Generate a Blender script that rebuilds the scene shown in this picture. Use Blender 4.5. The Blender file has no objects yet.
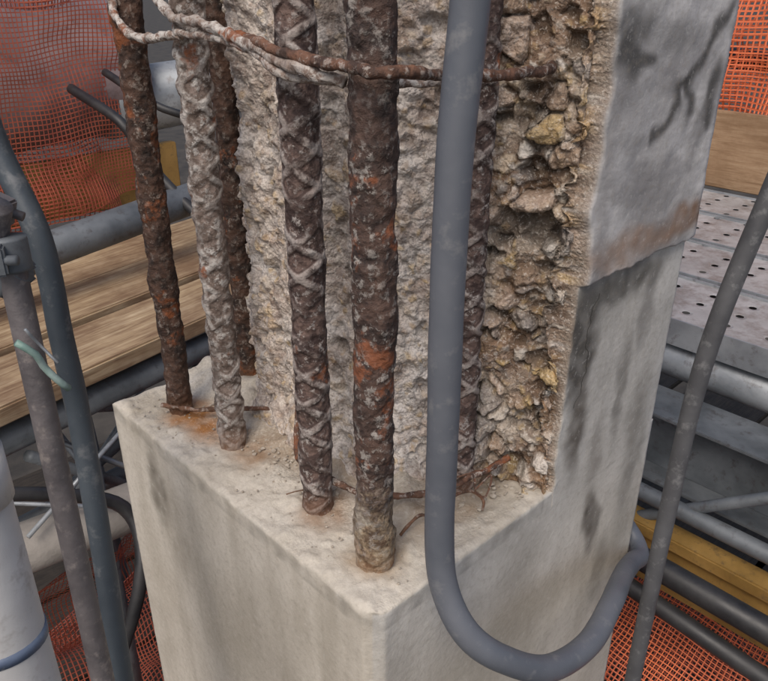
import bpy, bmesh, math, random
from mathutils import Vector, noise, Matrix
random.seed(7)
sc=bpy.context.scene
COL=sc.collection
# ------------------------------------------------------------ node helpers
class NT:
    def __init__(s,name,disp=None):
        s.m=bpy.data.materials.new(name); s.m.use_nodes=True
        s.t=s.m.node_tree; s.t.nodes.clear()
        s.out=s.t.nodes.new('ShaderNodeOutputMaterial')
        s.b=s.t.nodes.new('ShaderNodeBsdfPrincipled')
        s.t.links.new(s.b.outputs[0],s.out.inputs[0])
        s.tc=s.t.nodes.new('ShaderNodeTexCoord')
        s.pos=s.tc.outputs['Object']
    def n(s,t): return s.t.nodes.new(t)
    def put(s,inp,v):
        if v is None: return
        if isinstance(v,bpy.types.NodeSocket): s.t.links.new(v,inp)
        else:
            if isinstance(v,(tuple,list)) and len(v)==3 and inp.type=='RGBA': v=(*v,1)
            inp.default_value=v
    def math(s,op,a,b=None,c=None,clamp=False):
        n=s.n('ShaderNodeMath'); n.operation=op; n.use_clamp=clamp
        s.put(n.inputs[0],a)
        if b is not None: s.put(n.inputs[1],b)
        if c is not None: s.put(n.inputs[2],c)
        return n.outputs[0]
    def vmath(s,op,a,b=None,out=0):
        n=s.n('ShaderNodeVectorMath'); n.operation=op
        s.put(n.inputs[0],a)
        if b is not None:s.put(n.inputs[1],b)
        return n.outputs[out]
    def noise(s,scale,detail=4,rough=.6,vec=None,stretch=None,out='Fac',dist=0):
        n=s.n('ShaderNodeTexNoise'); n.inputs['Scale'].default_value=scale
        n.inputs['Detail'].default_value=min(detail,4); n.inputs['Roughness'].default_value=rough
        n.inputs['Distortion'].default_value=dist
        v=vec if vec is not None else s.pos
        if stretch: v=s.vmath('MULTIPLY',v,stretch)
        s.put(n.inputs['Vector'],v)
        return n.outputs[out]
    def vor(s,scale,feature='F1',vec=None,out='Distance'):
        n=s.n('ShaderNodeTexVoronoi'); n.feature=feature; n.inputs['Scale'].default_value=scale
        s.put(n.inputs['Vector'],vec if vec is not None else s.pos)
        return n.outputs[out]
    def ramp(s,f,stops,interp='LINEAR'):
        n=s.n('ShaderNodeValToRGB'); cr=n.color_ramp; cr.interpolation=interp
        while len(cr.elements)<len(stops): cr.elements.new(.5)
        for e,(p,c) in zip(cr.elements,stops):
            e.position=p; e.color=(c,c,c,1) if isinstance(c,(int,float)) else (*c,1)
        s.put(n.inputs[0],f); return n.outputs[0]
    def mix(s,f,a,b,mode='MIX'):
        n=s.n('ShaderNodeMix'); n.data_type='RGBA'; n.blend_type=mode
        s.put(n.inputs[0],f); s.put(n.inputs[6],a); s.put(n.inputs[7],b)
        return n.outputs[2]
    def sep(s,v):
        n=s.n('ShaderNodeSeparateXYZ'); s.put(n.inputs[0],v); return n.outputs
    def bump(s,h,strength=.3,dist=.01,nrm=None):
        n=s.n('ShaderNodeBump'); n.inputs['Strength'].default_value=strength
        n.inputs['Distance'].default_value=dist; s.put(n.inputs['Height'],h)
        if nrm is not None: s.put(n.inputs['Normal'],nrm)
        return n.outputs[0]
    def fin(s,col,rough=.8,nrm=None,metal=0,spec=.5,alpha=None):
        s.put(s.b.inputs['Base Color'],col); s.put(s.b.inputs['Roughness'],rough)
        s.put(s.b.inputs['Metallic'],metal); s.b.inputs['Specular IOR Level'].default_value=spec
        if nrm is not None: s.put(s.b.inputs['Normal'],nrm)
        if alpha is not None:
            tr=s.n('ShaderNodeBsdfTransparent'); mx=s.n('ShaderNodeMixShader')
            s.put(mx.inputs[0],alpha); s.t.links.new(tr.outputs[0],mx.inputs[1]); s.t.links.new(s.b.outputs[0],mx.inputs[2])
            s.t.links.new(mx.outputs[0],s.out.inputs[0])
        return s.m
# ------------------------------------------------------------ mesh helpers
def mkobj(name,verts,faces,mat=None,smooth=True,parent=None,col=None,mask=None):
    me=bpy.data.meshes.new(name); me.from_pydata(verts,[],faces)
    if smooth: me.polygons.foreach_set('use_smooth',[True]*len(me.polygons))
    me.update()
    if col is not None:
        ca=me.color_attributes.new('Col','FLOAT_COLOR','POINT'); fl=[]
        for c in col: fl+=[c[0],c[1],c[2],1]
        ca.data.foreach_set('color',fl)
    if mask is not None:
        at=me.attributes.new('mask','FLOAT','POINT'); at.data.foreach_set('value',mask)
    o=bpy.data.objects.new(name,me); COL.objects.link(o)
    if mat: me.materials.append(mat)
    if parent: o.parent=parent
    return o
def empty(name):
    o=bpy.data.objects.new(name,None); COL.objects.link(o); return o
def catmull(P,step):
    P=[Vector(p) for p in P]; out=[]
    for i in range(len(P)-1):
        p0=P[i-1] if i>0 else P[0]*2-P[1]; p1=P[i]; p2=P[i+1]
        p3=P[i+2] if i+2<len(P) else P[-1]*2-P[-2]
        n=max(1,int((p2-p1).length/step))
        for k in range(n):
            t=k/n
            out.append(.5*((2*p1)+(p2-p0)*t+(2*p0-5*p1+4*p2-p3)*t*t+(3*p1-p0-3*p2+p3)*t**3))
    out.append(P[-1]); return out
def tube(name,P,r,mat,segs=20,step=.02,rf=None,parent=None,smoothpath=True,jit=0,js=20,cf=None):
    pts=catmull(P,step) if smoothpath else [Vector(p) for p in P]
    n=len(pts); V=[];F=[];MK=[]
    T=(pts[1]-pts[0]).normalized()
    N=T.orthogonal().normalized(); L=0
    for i,p in enumerate(pts):
        t=(pts[min(i+1,n-1)]-pts[max(i-1,0)]).normalized()
        N=(N-t*N.dot(t)).normalized(); B=t.cross(N)
        if i: L+=(p-pts[i-1]).length
        q=p+(noise.noise_vector(p*js)*jit if jit else Vector((0,0,0)))
        for k in range(segs):
            a=2*math.pi*k/segs
            d=N*math.cos(a)+B*math.sin(a)
            o=0
            if rf is not None:
                o=rf(L,a,p+d*r)
                if cf: o,m=o; MK.append(m)
            V.append(q+d*(r+o))
    for i in range(n-1):
        for k in range(segs):
            a=i*segs+k;b=i*segs+(k+1)%segs
            F.append((a,b,b+segs,a+segs))
    F.append(tuple(range(segs-1,-1,-1))); F.append(tuple(range((n-1)*segs,n*segs)))
    return mkobj(name,V,F,mat,True,parent,mask=MK if cf else None)
def box(name,c,size,mat,rotz=0,bev=.004,parent=None,rot=None):
    bm=bmesh.new(); bmesh.ops.create_cube(bm,size=1)
    bmesh.ops.scale(bm,vec=size,verts=bm.verts)
    if bev: bmesh.ops.bevel(bm,geom=bm.edges[:],offset=bev,segments=2,affect='EDGES')
    me=bpy.data.meshes.new(name); bm.to_mesh(me); bm.free()
    o=bpy.data.objects.new(name,me); COL.objects.link(o); me.materials.append(mat)
    o.location=c; o.rotation_euler=rot if rot else (0,0,rotz)
    if parent:o.parent=parent
    return o
def N3(p,s,ox=0): return noise.noise(Vector((p[0]*s+ox,p[1]*s,p[2]*s)))
def fbm(p,s,o=4): return noise.fractal(Vector(p)*s,1.0,2.0,o)
def sst(a,b,x):
    t=max(0,min(1,(x-a)/(b-a))); return t*t*(3-2*t)
def clamp(x): return max(0,min(1,x))
# ------------------------------------------------------------ materials
def mat_concrete():
    m=NT('weathered_concrete')
    a=m.n('ShaderNodeAttribute'); a.attribute_name='Col'
    mk=m.n('ShaderNodeAttribute'); mk.attribute_name='mask'
    x,y,z=m.sep(m.pos); mf=mk.outputs['Fac']
    f1=m.noise(75,4,.75)
    sm=m.mix(m.ramp(f1,[(.50,0),(.72,.40)]),a.outputs['Color'],(.27,.235,.19))
    sm=m.mix(m.ramp(f1,[(.28,.30),(.44,0)]),sm,(.74,.71,.66))
    # hairline crack in the right face
    cx=m.math('SUBTRACT',x,m.math('ADD',.452,m.math('MULTIPLY',m.math('SUBTRACT',m.noise(10,3,.6,stretch=(0,0,1)),.5),.14)))
    cl=m.math('LESS_THAN',m.math('ABSOLUTE',cx),.0011)
    cl=m.math('MULTIPLY',cl,m.math('MULTIPLY',m.math('LESS_THAN',z,.34),m.math('GREATER_THAN',z,.15)))
    cl=m.math('MULTIPLY',cl,m.math('LESS_THAN',y,.02))
    sm=m.mix(m.math('MULTIPLY',cl,.8),sm,(.04,.035,.03))
    fine=m.noise(170,4,.7)
    rc=m.mix(m.ramp(fine,[(.34,.5),(.5,0)]),a.outputs['Color'],(.17,.12,.095))
    rc=m.mix(m.ramp(fine,[(.54,0),(.66,.55)]),rc,(.80,.73,.66))
    col=m.mix(mf,sm,rc)
    h=m.math('ADD',f1,m.math('MULTIPLY',m.math('ADD',fine,m.math('MULTIPLY',m.vor(210),-.6)),m.math('ADD',.15,m.math('MULTIPLY',mf,.9))))
    nb=m.n('ShaderNodeBump'); nb.inputs['Distance'].default_value=.006
    m.put(nb.inputs['Height'],h); m.put(nb.inputs['Strength'],m.math('ADD',.22,m.math('MULTIPLY',mf,.5)))
    return m.fin(col,.9,nb.outputs[0],spec=.25)
def mat_rebar(name,dark,mid,light,lightamt,orange,conc=0,ocol=(.23,.075,.028),ribs=0):
    m=NT(name)
    n1=m.noise(30,4,.72); n2=m.noise(75,4,.75); n3=m.noise(10,4,.62)
    col=m.ramp(n1,[(.38,dark),(.62,mid)])
    f=m.ramp(n2,[(.60-lightamt*.2,0),(.68-lightamt*.17,1)]); f=m.math('MULTIPLY',f,m.ramp(n3,[(.38,.25),(.58,.95)]))
    col=m.mix(f,col,light)
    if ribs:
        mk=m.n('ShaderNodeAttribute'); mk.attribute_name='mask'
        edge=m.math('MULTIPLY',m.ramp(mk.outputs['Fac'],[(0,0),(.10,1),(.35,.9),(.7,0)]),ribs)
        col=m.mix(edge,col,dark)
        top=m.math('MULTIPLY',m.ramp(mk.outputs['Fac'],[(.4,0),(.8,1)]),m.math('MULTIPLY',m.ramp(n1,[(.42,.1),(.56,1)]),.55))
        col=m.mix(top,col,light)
    f=m.ramp(n3,[(.62-orange*.25,0),(.65-orange*.25,1)]); f=m.math('MULTIPLY',f,m.ramp(n1,[(.42,0),(.56,.9)]))
    col=m.mix(f,col,ocol)
    z=m.sep(m.pos)[2]
    if conc:
        zz=m.math('ADD',z,m.math('MULTIPLY',m.math('SUBTRACT',n2,.5),.3))
        col=m.mix(m.ramp(zz,[(.03,.9),(conc,0)]),col,m.ramp(n1,[(.38,(.12,.075,.045)),(.48,(.34,.26,.17)),(.60,(.56,.51,.42))]))
    col=m.mix(m.math('MULTIPLY',m.ramp(z,[(0,1),(.05,0)]),.6),col,(.20,.10,.05))
    h=m.math('ADD',n2,m.math('MULTIPLY',m.vor(110),.5))
    return m.fin(col,.75,m.bump(h,.8,.005),spec=.35)
def mat_simple(name,c1,c2,scale=8,rough=.6,metal=0,bs=.2,stretch=None,dirt=None,bscale=60,spec=.5):
    m=NT(name); n=m.noise(scale,4,.65,stretch=stretch); col=m.ramp(n,[(.35,c1),(.65,c2)])
    if dirt: col=m.mix(m.ramp(m.noise(scale*5,4,.7),[(.55,0),(.7,.7)]),col,dirt)
    r=m.ramp(n,[(.3,max(0,rough-.12)),(.7,min(1,rough+.12))])
    return m.fin(col,r,m.bump(m.noise(bscale,3,.65),bs,.005) if bs else None,metal,spec)
def mat_wood(name,c1,c2,c3,axis):
    m=NT(name); st=(1.2,16,16) if axis=='x' else (16,1.2,16)
    g=m.noise(3,4,.7,stretch=st,dist=.5)
    col=m.ramp(g,[(.3,c1),(.5,c2),(.7,c3)])
    n=m.noise(4,4,.7)
    col=m.mix(m.ramp(n,[(.42,0),(.68,.75)]),col,c1)
    return m.fin(col,.75,m.bump(g,.35,.006),spec=.3)
M={}
M['concrete']=mat_concrete()
M['A']=mat_rebar('rusty_steel_dark',(.028,.019,.016),(.10,.055,.038),(.26,.22,.19),.3,.18)
M['B']=mat_rebar('rusty_steel_scaled',(.10,.072,.058),(.26,.20,.17),(.48,.45,.42),.55,.05,ribs=.7)
M['C']=mat_rebar('rusty_steel_ribbed',(.045,.028,.025),(.18,.12,.10),(.46,.42,.39),.35,.05,ribs=.75)
M['D']=mat_rebar('rusty_steel_flaked',(.04,.028,.025),(.11,.067,.052),(.36,.33,.30),.38,.30,.15,(.24,.085,.04))
M['wire']=mat_rebar('rusty_wire',(.06,.036,.028),(.19,.095,.06),(.42,.37,.33),.35,.2)
M['wirew']=mat_rebar('scaled_wire',(.15,.10,.08),(.28,.21,.17),(.56,.52,.48),.85,.1)
M['hose']=mat_simple('grey_rubber',(.10,.11,.13),(.14,.148,.168),6,.5,bs=.08,dirt=(.21,.21,.215),spec=.45)
M['hoseb']=mat_simple('blue_grey_rubber',(.04,.05,.062),(.07,.085,.10),6,.5,bs=.12,dirt=(.18,.185,.19))
M['pipeR']=mat_simple('dark_conduit',(.06,.06,.065),(.10,.10,.105),9,.55,bs=.1,dirt=(.2,.2,.2))
M['pipeL']=mat_simple('dirty_galvanised',(.11,.10,.105),(.2,.18,.18),9,.6,.3,.3,dirt=(.33,.29,.27))
M['galv']=mat_simple('galvanised_steel',(.24,.26,.28),(.40,.42,.44),5,.5,.4,.15,dirt=(.16,.15,.15))
M['galvd']=mat_simple('galvanised_dull',(.09,.10,.11),(.17,.185,.20),5,.6,.3,.15,dirt=(.07,.06,.06))
M['pale']=mat_simple('pale_pvc',(.44,.43,.42),(.60,.59,.58),5,.45,bs=.1,dirt=(.30,.27,.25))
M['conc']=mat_simple('grey_cement_pipe',(.24,.22,.20),(.34,.31,.28),7,.85,bs=.4)
M['woodL']=mat_wood('weathered_timber',(.17,.10,.06),(.37,.265,.16),(.54,.42,.28),'x')
M['woodR']=mat_wood('timber_board',(.22,.13,.07),(.34,.22,.13),(.42,.29,.18),'y')
M['woodD']=mat_wood('darkened_timber',(.025,.02,.015),(.045,.035,.027),(.07,.055,.04),'x')  # timber tone darkened to paint in the shade below the upper planks
M['yel']=mat_simple('ochre_formwork',(.22,.13,.035),(.35,.21,.06),6,.6,bs=.2,dirt=(.12,.08,.04))
M['dark']=mat_simple('black_cable',(.015,.015,.017),(.035,.034,.035),8,.5,bs=.1)
M['tarp']=mat_simple('brown_tarpaulin',(.22,.15,.14),(.38,.30,.29),3,.55,bs=.5,bscale=14,dirt=(.14,.08,.07))
M['net']=mat_simple('orange_net',(.58,.12,.045),(.72,.17,.06),4,.6,bs=0)
M['netr']=mat_simple('red_orange_net',(.34,.08,.05),(.50,.12,.06),4,.6,bs=0)
M['blue']=mat_simple('blue_band',(.10,.13,.20),(.17,.22,.30),9,.6,dirt=(.4,.4,.4))
M['green']=mat_simple('green_strap',(.14,.25,.21),(.35,.45,.42),20,.6)
M['ground']=mat_simple('site_ground',(.03,.026,.022),(.07,.06,.05),2,.95,bs=.6,bscale=10)
M['rub']=mat_simple('crumbled_mortar',(.30,.25,.20),(.48,.43,.36),40,.9,bs=0)
# ------------------------------------------------------------ column
W,D=.735,.775
column=empty('concrete_column')
def rangef(a,b,s):
    n=max(1,round((b-a)/s)); return [a+(b-a)*i/n for i in range(n+1)]
def recalc(o):
    me=o.data; bm=bmesh.new(); bm.from_mesh(me); bmesh.ops.recalc_face_normals(bm,faces=bm.faces); bm.to_mesh(me); bm.free()
    me.polygons.foreach_set('use_smooth',[True]*len(me.polygons))
# (centre, radii, softness, amount, colour)   dirt, rust stains and darker zones on the concrete
ST_ALL=[((0,.62,-.12),(.05,.038,.09),.5,.75,(.17,.15,.12)),((0,.56,-.22),(.05,.03,.10),.6,.35,(.24,.21,.17)),((0,.70,-.25),(.05,.03,.16),.7,.3,(.30,.26,.2)),
 ((0,.40,-.40),(.05,.10,.10),.7,.3,(.36,.31,.23)),
 ((.55,0,-.14),(.028,.06,.075),.4,.85,(.12,.105,.09)),((.60,0,-.30),(.03,.06,.08),.5,.5,(.2,.18,.15)),
 ((.095,.60,0),(.045,.085,.04),.6,.9,(.38,.17,.055)),((.10,.45,0),(.04,.06,.03),.6,.7,(.30,.18,.10)),((.17,.36,0),(.05,.16,.05),.5,.6,(.27,.19,.12)),((.1,.22,0),(.045,.05,.03),.5,.7,(.27,.16,.09)),
 ((.27,.10,0),(.14,.05,.03),.5,.6,(.25,.18,.12)),((.06,.72,0),(.05,.07,.04),.5,.6,(.32,.27,.20)),((.085,.085,0),(.045,.045,.02),.5,.65,(.32,.22,.13)),
 ((.36,.0,-.25),(.16,.05,.05),.6,.4,(.38,.34,.28)),((.67,0,-.03),(.04,.06,.16),.5,.7,(.24,.225,.20)),((.2,0,-.35),(.1,.1,.12),.6,.4,(.40,.36,.29)),
 ((.43,0,.26),(.045,.06,.11),.5,.95,(.095,.088,.08)),((.52,0,.335),(.13,.06,.032),.5,.85,(.12,.115,.105)),((.45,0,.10),(.028,.06,.09),.5,.85,(.14,.125,.11)),  # darker zones along the ragged edge and just below the cover
 ((.63,0,.27),(.018,.06,.08),.6,.6,(.2,.19,.18)),((.59,0,.12),(.018,.06,.10),.6,.65,(.18,.17,.155)),((.53,0,.02),(.02,.06,.08),.6,.5,(.2,.18,.16)),
 ((.68,0,.415),(.10,.1,.030),.5,.85,(.23,.145,.10)),((.50,0,.405),(.13,.1,.028),.5,.75,(.30,.21,.16)),((.45,0,.72),(.05,.1,.03),.6,.8,(.13,.125,.12)),
 ((.43,0,.50),(.02,.1,.14),.7,.4,(.22,.20,.19)),((.68,0,.55),(.02,.1,.05),.7,.5,(.17,.16,.155)),((.56,0,.50),(.12,.1,.02),.7,.35,(.24,.23,.23)),((.56,0,.70),(.06,.1,.02),.7,.45,(.18,.175,.17))]
SMEAR=[[(.70,.72),(.67,.685),(.64,.655),(.60,.637),(.575,.625),(.582,.60),(.552,.572),(.53,.575)],[(.71,.64),(.695,.60),(.70,.56)],[(.43,.69),(.46,.665),(.50,.67)],[(.60,.637),(.625,.61),(.63,.585)]]
def seg_d(px,pz,a,b):
    dx,dz=b[0]-a[0],b[1]-a[1]; L=dx*dx+dz*dz; t=clamp(((px-a[0])*dx+(pz-a[1])*dz)/L)
    return math.hypot(px-a[0]-t*dx,pz-a[1]-t*dz)
def smooth_col(p,front):
    """colour of an unbroken cast or trowelled face at p"""
    u,v,z=p
    n=clamp(.5+.8*fbm(p,5,4)); st=clamp(fbm((u*16,v*16,z*2),1,3)*1.2); lo=clamp(.5+fbm(p+Vector((7,7,7)),2.2,3))
    c=Vector((.43,.385,.32)).lerp(Vector((.64,.59,.515)),n).lerp(Vector((.54,.49,.41)),.4*lo)
    if z<-.003: c=c.lerp(Vector((.37,.33,.27)),st*.6)
    if front or u>W-.02:
        k=sst(-.35,.1,z); c=c.lerp(Vector((.38,.365,.34)).lerp(Vector((.60,.58,.545)),n),k)
        k=sst(.368,.374,z)
        if k>0:
            g=clamp(.5+.9*fbm((u*5+z*3,0,z*9),1.3,4)); w=clamp(.5+N3((u*.2+z*.06,0,z),130,2))
            c2=Vector((.29,.28,.28)).lerp(Vector((.56,.545,.54)),g).lerp(Vector((.34,.33,.325)),.35*w)
            c=c.lerp(c2,k)
    wv=noise.noise_vector(p*11)*.022+noise.noise_vector(p*34)*.010
    q=p+wv; q2=(q.x,q.z)
    for cc,r,h,a,k in ST_ALL:
        dz=(q.z-cc[2])/r[2]
        if abs(dz)>1.7: continue
        dx=(q.x-cc[0])/r[0]
        if abs(dx)>1.7: continue
        dy=(q.y-cc[1])/r[1]
        if abs(dy)>1.7: continue
        d=math.sqrt(dx*dx+dy*dy+dz*dz)
        f=a*(1-sst(1-h,1+h,d))
        if f>0: c=c.lerp(Vector(k),clamp(f*(.75+.5*clamp(.5+N3(p,40)))))
    if front and z>.45:
        for pl in SMEAR:
            d=min(seg_d(q2[0],q2[1],pl[i],pl[i+1]) for i in range(len(pl)-1))
            w=.015+.011*N3(p,15,3)
            f=.88*(1-sst(w*.2,w*1.7,d))
            if f>0:c=c.lerp(Vector((.065,.062,.06)),f)
    return c
def build_base():
    us=rangef(0,W,.005); vs=rangef(0,D,.005); zs=rangef(-.12,0,.005)
    zs=[-4.0,-3,-2,-1.2,-.9]+rangef(-.75,-.13,.009)+zs
    V=[];F=[];CO=[];MK=[];ix={}
    def vid(p):
        k=(round(p[0],5),round(p[1],5),round(p[2],5))
        if k in ix: return ix[k]
        u,v,z=p
        q=Vector((u,v,z))
        du=min(u,W-u); dv=min(v,D-v); dz=-z
        side=min(du,dv)
        ch=.022
        if u+v<ch: e=(ch-u-v)/2; u+=e; v+=e
        dn=fbm(q,12,4)*.0018+fbm(q,50,3)*.0006
        chip=.003+max(0,N3(q,20,5)-.12)*.03+max(0,N3(q,55,2)-.05)*.014
        if q.y<.02 and q.x>.37: chip*=1-sst(.37,.40,q.x)
        if chip>.0005 and side<chip and dz<chip:
            a=chip; cx=a-side; cz=a-dz; L=math.hypot(cx,cz)
            if L>a:
                kk=L-a
                if du<dv: u+=kk*cx/L*(1 if q.x<W/2 else -1)
                else: v+=kk*cx/L*(1 if q.y<D/2 else -1)
                z-=kk*cz/L
        mask=0
        if p[2]==0:
            inn=sst(0,.015,side)
            z+=inn*(dn*2.0+max(0,fbm(q,34,4))*.006+fbm(q,90,3)*.0022)
            z+=.02*sst(.13,.2,q.x)*sst(.07,.15,q.y)*(1+N3(q,25))
            mask=.15+.45*clamp(sst(.06,.16,q.x)*sst(.05,.12,q.y)+N3(q,14,3))
        if p[0]==0: u+=dn*.4*sst(0,.02,dz)
        if p[1]==0:
            f=sst(0,.02,dz)
            if q.x>.37: f=f*(1-sst(.37,.40,q.x))+sst(.04,.08,dz)*sst(.37,.40,q.x)
            v+=dn*.4*f
        ix[k]=len(V); V.append((u,v,z))
        c=smooth_col(q,p[1]==0 and p[2]<0)
        if p[1]==0 and p[2]==0 and q.x>.38: c=smooth_col(q,True); mask=0
        if side<.004 and dz<.03 and not(q.y<.01 and q.x>.38): c=c*(.88+.3*N3(q,40,8))
        CO.append(c); MK.append(mask)
        return ix[k]
    def sheet(f,A,B):
        for i in range(len(A)-1):
            for j in range(len(B)-1):
                F.append((vid(f(A[i],B[j])),vid(f(A[i+1],B[j])),vid(f(A[i+1],B[j+1])),vid(f(A[i],B[j+1]))))
    sheet(lambda a,b:(a,b,0),us,vs)
    sheet(lambda a,b:(0,a,b),vs,zs)
    sheet(lambda a,b:(a,0,b),us,zs)
    sheet(lambda a,b:(W,a,b),vs,zs)
    sheet(lambda a,b:(a,D,b),us,zs)
    o=mkobj('lower_block',V,F,M['concrete'],True,column,CO,MK); recalc(o)
build_base()
def hsh(pt): return abs(math.sin(pt.x*127.1+pt.y*311.7+pt.z*74.7)*43758.5)%1
def build_upper():
    ctrl=[(.388,0),(.378,.030),(.352,.085),(.325,.135),(.275,.175),(.225,.225),(.19,.30),(.185,.38),(.188,.47),(.215,.56),(.275,.625),(.36,.665)]
    C=catmull([(a,b,0) for a,b in ctrl],.0026)
    path=[(W,D-.006),(W,.5),(W,.3),(W,.15),(W,.06),(W,.02),(W-.0015,.0045),(W-.0045,.001)]
    path+=[(u,0) for u in rangef(.43,W-.010,.0035)[::-1]]+[(u,0) for u in rangef(.390,.4275,.0022)[::-1]]
    path+=[(p.x,p.y) for p in C]+[(.45,.70),(.6,.74),(W-.01,D-.008)]
    n=len(path); nr=[]
    cc=Vector((.5,.4))
    for i in range(n):
        a=Vector(path[(i-1)%n]);b=Vector(path[(i+1)%n]); t=(b-a).normalized()
        q=Vector((-t.y,t.x))
        if q.dot(Vector(path[i])-cc)<0: q=-q
        nr.append(q)
    zs=[-.035,-.02,-.01]+rangef(0,.98,.0027)+[1.05,1.15,1.3,1.5,1.7]
    V=[];F=[];CO=[];MK=[]
    pinkA=Vector((.41,.33,.285)); pinkB=Vector((.66,.575,.51)); pinkC=Vector((.78,.72,.67))
    stones=[Vector(c) for c in [(.62,.44,.21),(.68,.55,.41),(.78,.72,.65),(.38,.27,.19),(.56,.43,.34),(.70,.62,.53),(.34,.30,.27),(.54,.37,.20)]]
    for zi,z in enumerate(zs):
        ue=.402+.010*N3((0,0,z),7,3)+.009*N3((0,1,z),24,9)
        up=sst(.366,.374,z)
        for i,(u,v) in enumerate(path):
            p=Vector((u,v,z)); front=v<.0005 and u<W-.005
            arris=u>W-.01 and v<.03
            back=u>.5 and v>.0005
            lipd=.014+.014*max(0,N3(p,30,2))+.004*up
            if back or (front and u>=ue):
                dn=(fbm(p,8,3)*.0012+fbm(p,40,3)*.0004)*sst(0,.04,z)
                zbb=.37+.006*N3((u,0,0),12,4)+.003*N3((u,0,0),50,7)
                k=sst(zbb-.002,zbb+.002,z)
                off=.012*k+dn+.0015*k*fbm(p,16,3)+.0007
                if front:
                    rr=.005+.004*k; t=clamp((u-ue)/rr)
                    off-=(1-math.sqrt(max(0,1-(1-t)**2)))*(.010+.004*k)
                    off+=.0025*N3(p,45,6)*(1-sst(0,.02,u-ue))*sst(0,.02,z)
                    V.append((u,-off,z)); mask=(1-sst(0,.006,u-ue))*.9
                else:
                    mask=0
                    if arris: V.append((u+off*.35,v-off*(1 if v<.01 else .4),z))
                    elif v<.7: V.append((u+off*.35,v,z))
                    else: V.append((u,v,z))
                c=smooth_col(p,True)
                if front: c=c.lerp(Vector((.34,.27,.21)),mask)
                CO.append(c); MK.append(mask); continue
            coarse=sst(.27,.33,u)*(1 if v<.3 else 0)
            wz=p+noise.noise_vector(p*12)*.012
            q=wz+noise.noise_vector(p*50)*.004
            off=fbm(p+Vector((3,1,0)),6,4)*.014
            off+=fbm(p,45,4)*.0046+(.5-abs(N3(p,30,4))*2)*.006*(1-.5*coarse)+(.5-abs(N3(p,75,6))*2)*.0026
            hh=fbm(p,30,4)
            c0=pinkA.lerp(pinkB,clamp(.6+hh*.9))
            c0=c0.lerp(pinkC,clamp(N3(p,17,1)*1.8))
            if coarse>.01:
                cb=Vector((.26,.165,.105)).lerp(Vector((.60,.50,.40)),clamp(.5+N3(p,13,2)*1.8+.3*hh))
                cb=cb.lerp(Vector((.34,.19,.09)),clamp(N3(p,9,8)*1.6))
                c0=c0.lerp(cb,coarse*.9)
            d,pt=noise.voronoi(q*40); h=hsh(pt[0])
            pr=.26+.20*coarse
            if h<pr:
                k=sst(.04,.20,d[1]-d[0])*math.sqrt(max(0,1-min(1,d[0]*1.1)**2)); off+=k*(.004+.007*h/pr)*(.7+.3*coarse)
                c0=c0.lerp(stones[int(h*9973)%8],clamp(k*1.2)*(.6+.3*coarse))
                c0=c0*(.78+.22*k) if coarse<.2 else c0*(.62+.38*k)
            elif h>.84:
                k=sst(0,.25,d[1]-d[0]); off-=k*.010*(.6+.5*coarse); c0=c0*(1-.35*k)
            d2,pt2=noise.voronoi(q*95); h2=hsh(pt2[0])
            if h2<.45:
                k=sst(.05,.3,d2[1]-d2[0]); off+=k*.0026
                c0=c0.lerp(stones[int(h2*9973)%8],k*.6)
            if coarse>.3:
                d3,pt3=noise.voronoi(wz*25+Vector((5,2,1))); h3=hsh(pt3[0])
                if h3<.36:
                    k=sst(.04,.16,d3[1]-d3[0]); dome=k*math.sqrt(max(0,1-min(1,d3[0]*1.2)**2))
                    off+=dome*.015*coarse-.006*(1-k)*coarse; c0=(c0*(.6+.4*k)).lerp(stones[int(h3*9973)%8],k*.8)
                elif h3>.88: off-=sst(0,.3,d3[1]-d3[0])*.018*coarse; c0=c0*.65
            if u<.3:
                zz=.004*N3(p,9,1)
                off+=.016*math.exp(-((v-.335+zz)/.012)**2)-.016*math.exp(-((v-.29)/.022)**2)+.013*math.exp(-((v-.235+zz)/.010)**2)-.012*math.exp(-((v-.45)/.03)**2)+.01*math.exp(-((v-.52+zz)/.012)**2)
            off-=.014*coarse*sst(.0,.03,v)*sst(.12,.06,v)
            off-=.02*coarse*math.exp(-((z-.30)/.10)**2)*math.exp(-((v-.03)/.04)**2)
            off+=.022*sst(.08,.0,z)*(1 if u<.36 else .2)*(1+.6*N3(p,12,5))
            low=clamp((-off-.004)/.03); c0=c0*(1-.4*low)  # low spots darkened in colour: dirt plus painted crevice shade
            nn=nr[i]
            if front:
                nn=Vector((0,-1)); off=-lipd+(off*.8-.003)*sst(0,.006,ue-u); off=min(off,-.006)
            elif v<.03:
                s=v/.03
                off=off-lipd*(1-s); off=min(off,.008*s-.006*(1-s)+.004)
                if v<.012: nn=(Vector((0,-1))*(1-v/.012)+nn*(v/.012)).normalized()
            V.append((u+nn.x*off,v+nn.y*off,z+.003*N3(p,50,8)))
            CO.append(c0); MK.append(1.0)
    for a in range(len(zs)-1):
        for i in range(n):
            j=(i+1)%n; F.append((a*n+i,a*n+j,(a+1)*n+j,(a+1)*n+i))
    F.append(tuple(range((len(zs)-1)*n,len(zs)*n)))
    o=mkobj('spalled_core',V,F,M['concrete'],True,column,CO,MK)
    recalc(o)
build_upper()
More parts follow.
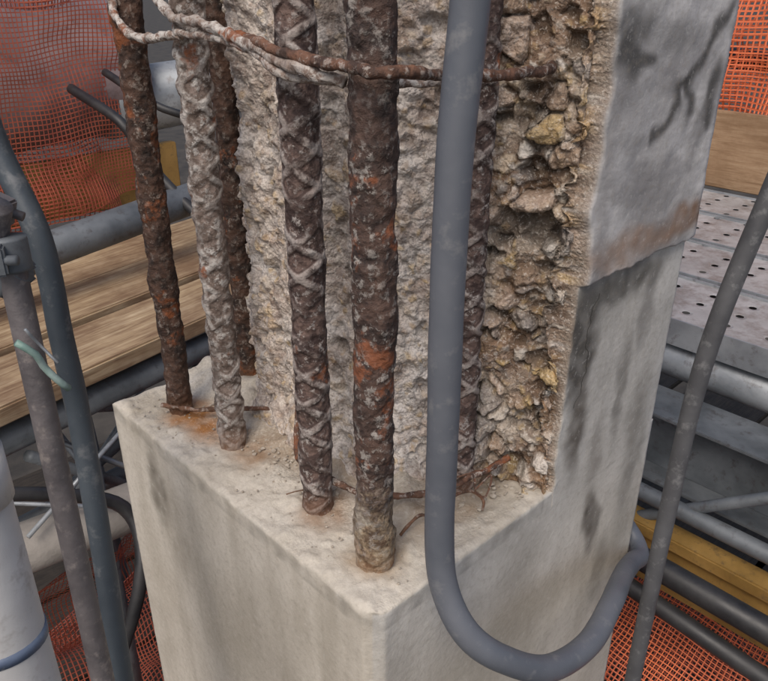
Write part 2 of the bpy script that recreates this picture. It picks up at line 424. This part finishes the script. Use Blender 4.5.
# ------------------------------------------------------------ rebars
def rebar(u,v,r,mat,rib,lump,seed,z1=1.35,flake=0,rot=0):
    def rf(L,a,p):
        o=fbm(p+Vector((seed,0,0)),18,3)*lump+fbm(p+Vector((seed,3,0)),70,3)*.0018
        mk=0
        if rib:
            a2=a+rot+.2*N3(p,14,seed+9)
            ph=L/.050+.18*N3(p,9,seed)
            x1=abs(((ph+a2/math.pi)%1)-.5)*2; x2=abs(((ph-a2/math.pi+.25)%1)-.5)*2
            k=max(sst(.62,.84,x1),sst(.62,.84,x2)*.9)
            k=max(k,sst(.975,.992,abs(math.cos(a+rot+.6)))*.8)
            k*=clamp(.80+1.3*N3(p,13,seed+4)+.5*N3(p,45,seed)); mk=k
            o+=k*rib
        if flake:
            f=noise.noise(Vector((p.x*14,p.y*14,p.z*9+seed)))
            o+=sst(.08,.12,f)*flake
            f=noise.noise(Vector((p.x*30,p.y*30,p.z*16+seed)))
            o+=sst(.1,.15,f)*flake*.6
        return o,mk
    pts=[(u,v,-.04+ (z1+.04)*i/470) for i in range(471)]
    return tube('steel_rebar',pts,r,mat,44,smoothpath=False,rf=rf,cf=True)
rebar(.088,.654,.0222,M['A'],.0012,.0024,11,flake=.0025)
rebar(.098,.487,.0226,M['B'],.0040,.0022,23)
rebar(.097,.237,.0230,M['C'],.0040,.0020,37,rot=.8)
rebar(.079,.082,.0252,M['D'],0,.0024,51,flake=.0034)
rebar(.262,.672,.0230,M['A'],.003,.002,63)
rebar(.300,.115,.0210,M['C'],.0036,.002,77)
# ------------------------------------------------------------ stirrups / wires
def wire(name,P,r,mat,twist=0,jit=.002):
    def rf(L,a,p): return fbm(p,60,3)*r*.4+ (r*.14*math.cos(2*(a-L/.014)) if twist else 0)
    return tube(name,P,r,mat,10,.004,rf=rf,jit=jit,js=40)
wire('stirrup_bar',[(.055,.30,.708),(.045,.22,.700),(.043,.13,.692),(.036,.06,.692),(.04,.03,.690),(.07,.022,.688),(.13,.028,.678),(.20,.032,.672),(.28,.036,.668),(.35,.045,.667),(.385,.07,.667)],.0066,M['wire'])
wire('stirrup_wire',[(.10,.56,.76),(.075,.52,.74),(.062,.46,.722),(.055,.38,.718),(.048,.29,.705),(.045,.21,.690),(.042,.14,.680),(.055,.10,.672)],.0070,M['wirew'],1)
wire('stirrup_wire',[(.060,.46,.702),(.055,.35,.702),(.048,.26,.693),(.046,.19,.672),(.10,.13,.665),(.16,.10,.662),(.25,.085,.66)],.0050,M['wirew'],1)
wire('stirrup_wire',[(.24,.70,.78),(.13,.70,.77),(.08,.665,.75),(.056,.63,.725),(.052,.59,.70),(.055,.55,.69),(.057,.50,.695),(.062,.45,.70)],.0060,M['wirew'],1)
wire('stirrup_wire',[(.05,.66,.025),(.09,.60,.024),(.125,.57,.025),(.165,.51,.035),(.205,.455,.04)],.0042,M['wire'],1)
wire('stirrup_wire',[(.16,.35,.13),(.125,.325,.085),(.112,.298,.05),(.122,.26,.042),(.128,.20,.042),(.16,.145,.04),(.22,.105,.040),(.29,.075,.050),(.35,.055,.07)],.0055,M['wire'],0,.003)
wire('tie_wire',[(.138,.09,.01),(.17,.085,.03),(.20,.08,.022),(.235,.072,.04),(.273,.068,.035),(.285,.05,.02),(.27,.04,.012)],.0026,M['wire'])
wire('tie_wire',[(.25,.09,.06),(.265,.06,.075),(.262,.05,.05),(.285,.045,.03),(.30,.05,.06),(.275,.06,.04)],.0016,M['wire'])
wire('tie_wire',[(.07,.285,.012),(.09,.275,.016),(.12,.262,.012)],.0012,M['wire'])
# ------------------------------------------------------------ hoses
def hoserf(L,a,p): return fbm(p,12,2)*.0006
tube('rubber_hose',[(.11,-.06,1.35),(.098,-.05,1.0),(.086,-.045,.755),(.074,-.045,.62),(.071,-.045,.46),(.073,-.045,.28),(.074,-.046,.124),(.0744,-.059,.05),(.084,-.092,-.010),(.119,-.128,-.055),(.196,-.155,-.113),(.305,-.155,-.148),(.424,-.125,-.172),(.555,-.078,-.228),(.66,-.045,-.285),(.735,-.026,-.325),(.770,.015,-.315),(.764,.10,-.24),(.765,.3,-.1),(.78,.5,.2)],.0190,M['hose'],28,.008,rf=hoserf)
tube('rubber_conduit',[(.67,-.195,.78),(.612,-.160,.497),(.567,-.137,.243),(.545,-.138,-.056),(.530,-.145,-.428),(.52,-.15,-.95)],.0145,M['pipeR'],24,.02)
tube('rubber_hose',[(-.19,.60,.85),(-.171,.563,.588),(-.158,.50,.447),(-.165,.475,.30),(-.168,.463,.177),(-.19,.42,-.05),(-.213,.382,-.296),(-.22,.36,-.8)],.0170,M['hoseb'],24,.015,rf=hoserf)
# ------------------------------------------------------------ near-left pipes
def coupler(o,loc,axis,r,mat):
    ax=Vector(axis).normalized(); l=Vector(loc)
    tube('collar',[l-ax*.02,l-ax*.017,l+ax*.017,l+ax*.02],r*1.18,mat,20,.01,parent=o,smoothpath=False)
    s=ax.orthogonal().normalized(); b=ax.cross(s)
    q=ax.to_track_quat('Z','Y').to_euler()
    box('flange',l+s*r*1.5,(r*1.1,r*1.4,.036),mat,rot=q,bev=.003,parent=o)
    tube('bolt',[l+s*r*1.6-b*r*1.3,l+s*r*1.6+b*r*1.3],.006,mat,10,.01,parent=o,smoothpath=False)
    tube('nut',[l+s*r*1.6+b*r*.8,l+s*r*1.6+b*r*1.1],.011,mat,6,.01,parent=o,smoothpath=False)
e=empty('scaffold_post')
tube('post_tube',[(-.231,.39,.49),(-.233,.386,.467),(-.257,.330,-.210),(-.285,.26,-1.0)],.0165,M['pipeL'],24,.02,parent=e)
coupler(e,(-.232,.388,.475),(-.02,-.05,-.7),.02,M['galvd'])
coupler(e,(-.240,.405,.515),(.2,-.3,.9),.020,M['pipeL'])
coupler(e,(-.236,.395,.445),(.3,-.3,.3),.017,M['galvd'])
e=empty('pvc_pipe')
tube('pipe',[(-.388,.158,.42),(-.390,.149,.353),(-.395,.129,.091),(-.40,.10,-.4)],.042,M['pale'],32,.02,parent=e)
tube('coloured_band',[(-.3934,.1350,.169),(-.3938,.1332,.156)],.0430,M['blue'],32,.01,parent=e,smoothpath=False)
tube('pipe_socket',[(-.3892,.1525,.377),(-.3905,.147,.325)],.0455,M['pale'],32,.01,parent=e,smoothpath=False)
e=empty('lashing_strap')
tube('strap',[(-.262,.335,.385),(-.245,.330,.365),(-.238,.335,.345),(-.228,.33,.325),(-.215,.332,.305)],.0045,M['green'],8,.01,parent=e)
tube('wire_tail',[(-.25,.33,.40),(-.235,.335,.37),(-.225,.32,.35)],.002,M['galv'],6,.01,parent=e)
# ------------------------------------------------------------ left background
a12=math.radians(11)
def plank(name,c,L,w,t,mat,rz):
    return box(name,c,(L,w,t),mat,rotz=rz,bev=.006)
plank('timber_plank',(.55,1.72,-.325),2.6,.29,.06,M['woodL'],a12)
plank('timber_plank',(.51,2.03,-.31),2.6,.29,.06,M['woodL'],a12*1.03)
plank('timber_plank',(.50,2.34,-.32),2.6,.29,.06,M['woodL'],a12*.98)
tube('scaffold_pipe',[(-.6,1.93,-.17),(1.9,2.25,.03)],.062,M['galvd'],28,.1,smoothpath=False)
tube('scaffold_pipe',[(-.3,1.5,-.45),(1.4,1.75,-.42)],.045,M['galvd'],20,.1,smoothpath=False)
tube('cement_pipe',[(-.6,1.45,-.72),(.7,1.27,-.70)],.075,M['conc'],28,.1,smoothpath=False)
for p,q,r,mt in [((-.3,1.9,-1.2),(.9,1.6,-.35),.022,'galvd'),((.0,1.5,-.5),(.7,1.9,-1.3),.018,'galvd'),((.2,1.6,-.35),(.15,1.5,-2.2),.035,'galvd'),
                 ((-.4,1.7,-.9),(1.2,1.75,-.8),.03,'galvd'),((.5,1.5,-1.6),(.1,1.9,-.4),.012,'galv'),((.45,2.4,-.4),(.5,2.4,-2.4),.04,'galvd'),((-.2,2.2,-.6),(1.2,2.2,-1.1),.025,'galvd'),
                 ((-.1,1.3,-.62),(.35,1.45,-.45),.007,'galv'),((-.2,1.4,-.5),(.4,1.2,-.75),.006,'galv'),((0,1.8,-.5),(.5,1.5,-.9),.010,'galv'),((.1,1.7,-.9),(.6,1.8,-.5),.010,'galv')]:
    tube('scaffold_brace',[p,q],r,M[mt],14,.1,smoothpath=False)
tube('black_cable',[(.75,2.6,.35),(.8,2.3,.25),(.86,2.25,.1),(.9,2.1,-.02),(.95,1.8,-.2),(.9,1.7,-.3)],.02,M['dark'],12,.03)
tube('black_cable',[(.9,2.6,.4),(.95,2.3,.3),(1.1,2.2,.2),(1.2,2.2,-.1)],.016,M['dark'],12,.03)
tube('black_cable',[(-.35,1.3,-.35),(0,1.25,-.5),(.15,1.2,-.62),(.1,1.1,-.8),(-.1,1.1,-1.2)],.02,M['dark'],12,.03)
def rollrf(L,a,p): return .03*fbm(p,3,3)+.012*math.sin(a*3+L*4)
tube('tarpaulin_roll',[(-.6,2.95,.33),(.4,3.0,.36),(1.15,3.05,.36)],.30,M['tarp'],48,.03,rf=rollrf)
tube('galvanised_duct',[(1.0,2.9,.22),(2.8,3.1,.28)],.15,M['galv'],32,.1,smoothpath=False)
box('formwork_panel',(.75,2.85,-.10),(1.1,.05,.26),M['yel'],bev=.005)
def net(name,P00,P10,P01,P11,mat,cell=.028,sw=.0035,amp=.06,fs=2.5,seed=0):
    P00,P10,P01,P11=map(Vector,(P00,P10,P01,P11)); V=[];F=[]
    Lx=(P10-P00).length; Ly=(P01-P00).length
    nn=(P10-P00).cross(P01-P00).normalized()
    ex=(P10-P00).normalized(); ey=(P01-P00).normalized()
    nx=int(Lx/cell); ny=int(Ly/cell)
    G=[]
    for j in range(ny+1):
        row=[]
        for i in range(nx+1):
            s,t=i/nx,j/ny
            p=P00*(1-s)*(1-t)+P10*s*(1-t)+P01*(1-s)*t+P11*s*t
            o=fbm(p+Vector((seed,0,0)),fs,3)*amp+amp*.5*math.sin(s*Lx*9+3*N3(p,2,seed))
            row.append(p+nn*o+ex*.3*amp*N3(p,4,seed+3)+ey*.4*amp*N3(p,4,seed+7))
        G.append(row)
    def strand(L,side):
        b=len(V)
        for p in L: V.append(p-side*sw/2); V.append(p+side*sw/2)
        for k in range(len(L)-1): F.append((b+2*k,b+2*k+1,b+2*k+3,b+2*k+2))
    for row in G: strand(row,ey)
    for i in range(nx+1): strand([G[j][i]+nn*.0006 for j in range(ny+1)],ex)
    return mkobj(name,V,F,mat,False)
net('orange_safety_netting',(-.8,2.45,-.22),(1.15,2.75,-.15),(-.8,2.5,1.2),(1.15,2.8,1.2),M['netr'],.018,.0045,seed=1)
net('orange_safety_netting',(-.8,2.62,-.22),(.95,2.85,-.25),(-.8,2.6,1.2),(.95,2.95,1.2),M['netr'],.018,.0048,seed=5,amp=.09)
net('orange_safety_netting',(-.8,1.9,-1.9),(1.0,2.3,-1.9),(-.6,1.35,-.85),(.9,1.6,-1.0),M['netr'],.018,.0042,seed=8,amp=.08)
net('orange_safety_netting',(-1.2,1.0,-1.9),(.5,1.1,-1.9),(-1.0,2.0,-1.8),(.6,2.1,-1.6),M['netr'],.018,.005,seed=12,amp=.1)
# ------------------------------------------------------------ right background
def mat_deck():
    m=NT('perforated_steel'); x,y,z=m.sep(m.pos)
    fx=m.math('SUBTRACT',m.math('FRACT',m.math('DIVIDE',x,.11)),.5); fy=m.math('SUBTRACT',m.math('FRACT',m.math('DIVIDE',y,.15)),.5)
    fy=m.math('MULTIPLY',fy,1.36)
    d=m.math('SQRT',m.math('ADD',m.math('MULTIPLY',fx,fx),m.math('MULTIPLY',fy,fy)))
    a=m.math('GREATER_THAN',d,.13)
    n=m.noise(5,4,.7)
    col=m.ramp(n,[(.3,(.30,.285,.275)),(.7,(.48,.46,.45))])
    col=m.mix(m.ramp(m.noise(9,4,.75),[(.45,0),(.65,.8)]),col,(.20,.165,.145))
    ring=m.ramp(d,[(.14,0),(.22,1)])
    return m.fin(col,.6,m.bump(ring,.5,.012),.15,alpha=a)
M['deck']=mat_deck()
def deckboard(u0,u1,z):
    e=empty('scaffold_deck_board')
    V=[(u0,-2.2,z),(u1,-2.2,z),(u1,3.2,z),(u0,3.2,z)]
    mkobj('perforated_top',V,[(0,1,2,3)],M['deck'],False,e)
    for x in (u0+.004,u1-.004):
        box('side_rail',(x,.5,z-.052+.012),(.008,5.4,.1),M['galv'],bev=.001,parent=e)
u=1.93
while u<3.7:
    deckboard(u,u+.425,-.35); u+=.455
box('timber_toe_board',(3.85,.8,-.14),(.06,4.6,.42),M['woodR'],bev=.006)
net('orange_safety_netting',(4.0,-1.0,.0),(4.0,2.6,.0),(4.1,-1.0,1.0),(4.1,2.6,1.0),M['net'],.030,.009,seed=21,amp=.08)
net('orange_safety_netting',(4.15,-1.0,-.3),(4.15,2.6,-.2),(4.25,-1.0,1.0),(4.25,2.6,1.0),M['net'],.030,.009,seed=27,amp=.1)
tube('scaffold_pipe',[(4.3,-1.5,.30),(4.3,3.2,.30)],.06,M['dark'],16,.3,smoothpath=False)
tube('scaffold_pipe',[(2.0,-1.6,-.52),(2.0,2.6,-.52)],.072,M['galv'],28,.2,smoothpath=False)
e=empty('steel_beam')
for c,s in [((1.80,.3,-.60),(.20,4.2,.012)),((1.80,.3,-.73),(.012,4.2,.248)),((1.80,.3,-.86),(.20,4.2,.012))]:
    box('beam_plate',c,s,M['galvd'],bev=.002,parent=e)
e=empty('formwork_beam')
for c,s in [((1.62,.2,-.98),(.09,4,.05)),((1.62,.2,-1.07),(.035,4,.13)),((1.62,.2,-1.16),(.09,4,.05))]:
    box('beam_part',c,s,M['yel'],bev=.006,parent=e)
tube('scaffold_pipe',[(1.62,-1.6,-.86),(1.62,2.4,-.86)],.03,M['galvd'],22,.2,smoothpath=False)
tube('scaffold_pipe',[(1.38,-1.6,-.95),(1.46,2.4,-.95)],.04,M['dark'],22,.2,smoothpath=False)
tube('scaffold_pipe',[(1.3,-1.2,-1.10),(1.5,2.0,-1.02)],.03,M['dark'],18,.2,smoothpath=False)
tube('scaffold_pipe',[(1.66,-.5,-.3),(1.60,1.2,-1.6)],.02,M['galvd'],18,.2,smoothpath=False)
net('orange_safety_netting',(1.1,-1.0,-1.7),(1.1,1.6,-1.7),(1.85,-1.0,-1.15),(1.85,1.6,-1.15),M['net'],.017,.0036,seed=31,amp=.07)
net('orange_safety_netting',(1.0,-1.0,-1.95),(1.0,1.6,-1.95),(2.2,-1.0,-1.5),(2.2,1.6,-1.5),M['netr'],.017,.005,seed=37,amp=.1)
for i in range(9):
    plank('timber_plank',(1.0,-1.2+i*.62,-2.25),9,.58,.05,M['woodD'],.02*((i%3)-1))
g=mkobj('ground',[(-200,-200,-4),(200,-200,-4),(200,200,-4),(-200,200,-4)],[(0,1,2,3)],M['ground'],False)
# ------------------------------------------------------------ rubble on ledge
def rubble():
    V=[];F=[]
    b=bmesh.new(); bmesh.ops.create_icosphere(b,subdivisions=1,radius=1)
    bv=[v.co.copy() for v in b.verts]; bf=[[v.index for v in f.verts] for f in b.faces]; b.free()
    ed=[(.385,.03),(.33,.12),(.24,.19),(.17,.28),(.16,.40),(.17,.50),(.22,.60)]
    for k in range(620):
        if k<200:
            t=random.random(); i=min(5,int(t*6)); f=t*6-i; x=ed[i][0]*(1-f)+ed[i+1][0]*f; y=ed[i][1]*(1-f)+ed[i+1][1]*f
            x-=abs(random.gauss(0,.03)); y-=abs(random.gauss(0,.02)); s=random.uniform(.0015,.0042)*(1.7 if random.random()<.1 else 1)
        else:
            x=random.uniform(.02,.4); y=random.uniform(.02,.74); s=random.uniform(.0008,.0026)
        if x<.012 or y<.012: continue
        off=Vector((x,y,.002+s*.3)); n0=len(V); sx=random.uniform(.8,1.5)
        for c in bv:
            c=Vector((c.x*sx,c.y,c.z*.7))*s*(1+.6*noise.noise(c*1.3+off*500))
            V.append(c+off)
        for f in bf: F.append([q+n0 for q in f])
    mkobj('concrete_rubble',V,F,M['rub'],False)
rubble()
# ------------------------------------------------------------ light, world, camera
sd=Vector((-.78,-.42,1.10)).normalized()
L=bpy.data.lights.new('sun','SUN'); L.energy=1.5; L.angle=math.radians(30); L.color=(1,.95,.88)
lo=bpy.data.objects.new('sun',L); COL.objects.link(lo); lo.rotation_euler=sd.to_track_quat('Z','Y').to_euler()
w=bpy.data.worlds.new('World'); sc.world=w; w.use_nodes=True
nt=w.node_tree; bg=nt.nodes['Background']; sk=nt.nodes.new('ShaderNodeTexSky'); sk.sky_type='NISHITA'; sk.sun_disc=False
sk.sun_elevation=math.asin(sd.z); sk.sun_rotation=math.atan2(sd.x,sd.y); sk.dust_density=4
nt.links.new(sk.outputs[0],bg.inputs[0]); bg.inputs[1].default_value=.135
cam=bpy.data.cameras.new('camera'); cam.sensor_width=36; cam.lens=750/768*36; cam.clip_start=.02; cam.clip_end=1000
co=bpy.data.objects.new('camera',cam); COL.objects.link(co); co.location=(-.489,-.540,.781)
th=math.radians(26.4)
f=Vector((.6858*math.cos(th),.7278*math.cos(th),-math.sin(th)))
co.rotation_euler=f.to_track_quat('-Z','Y').to_euler(); sc.camera=co
sc.view_settings.view_transform='Standard'; sc.view_settings.look='None'; sc.view_settings.exposure=0
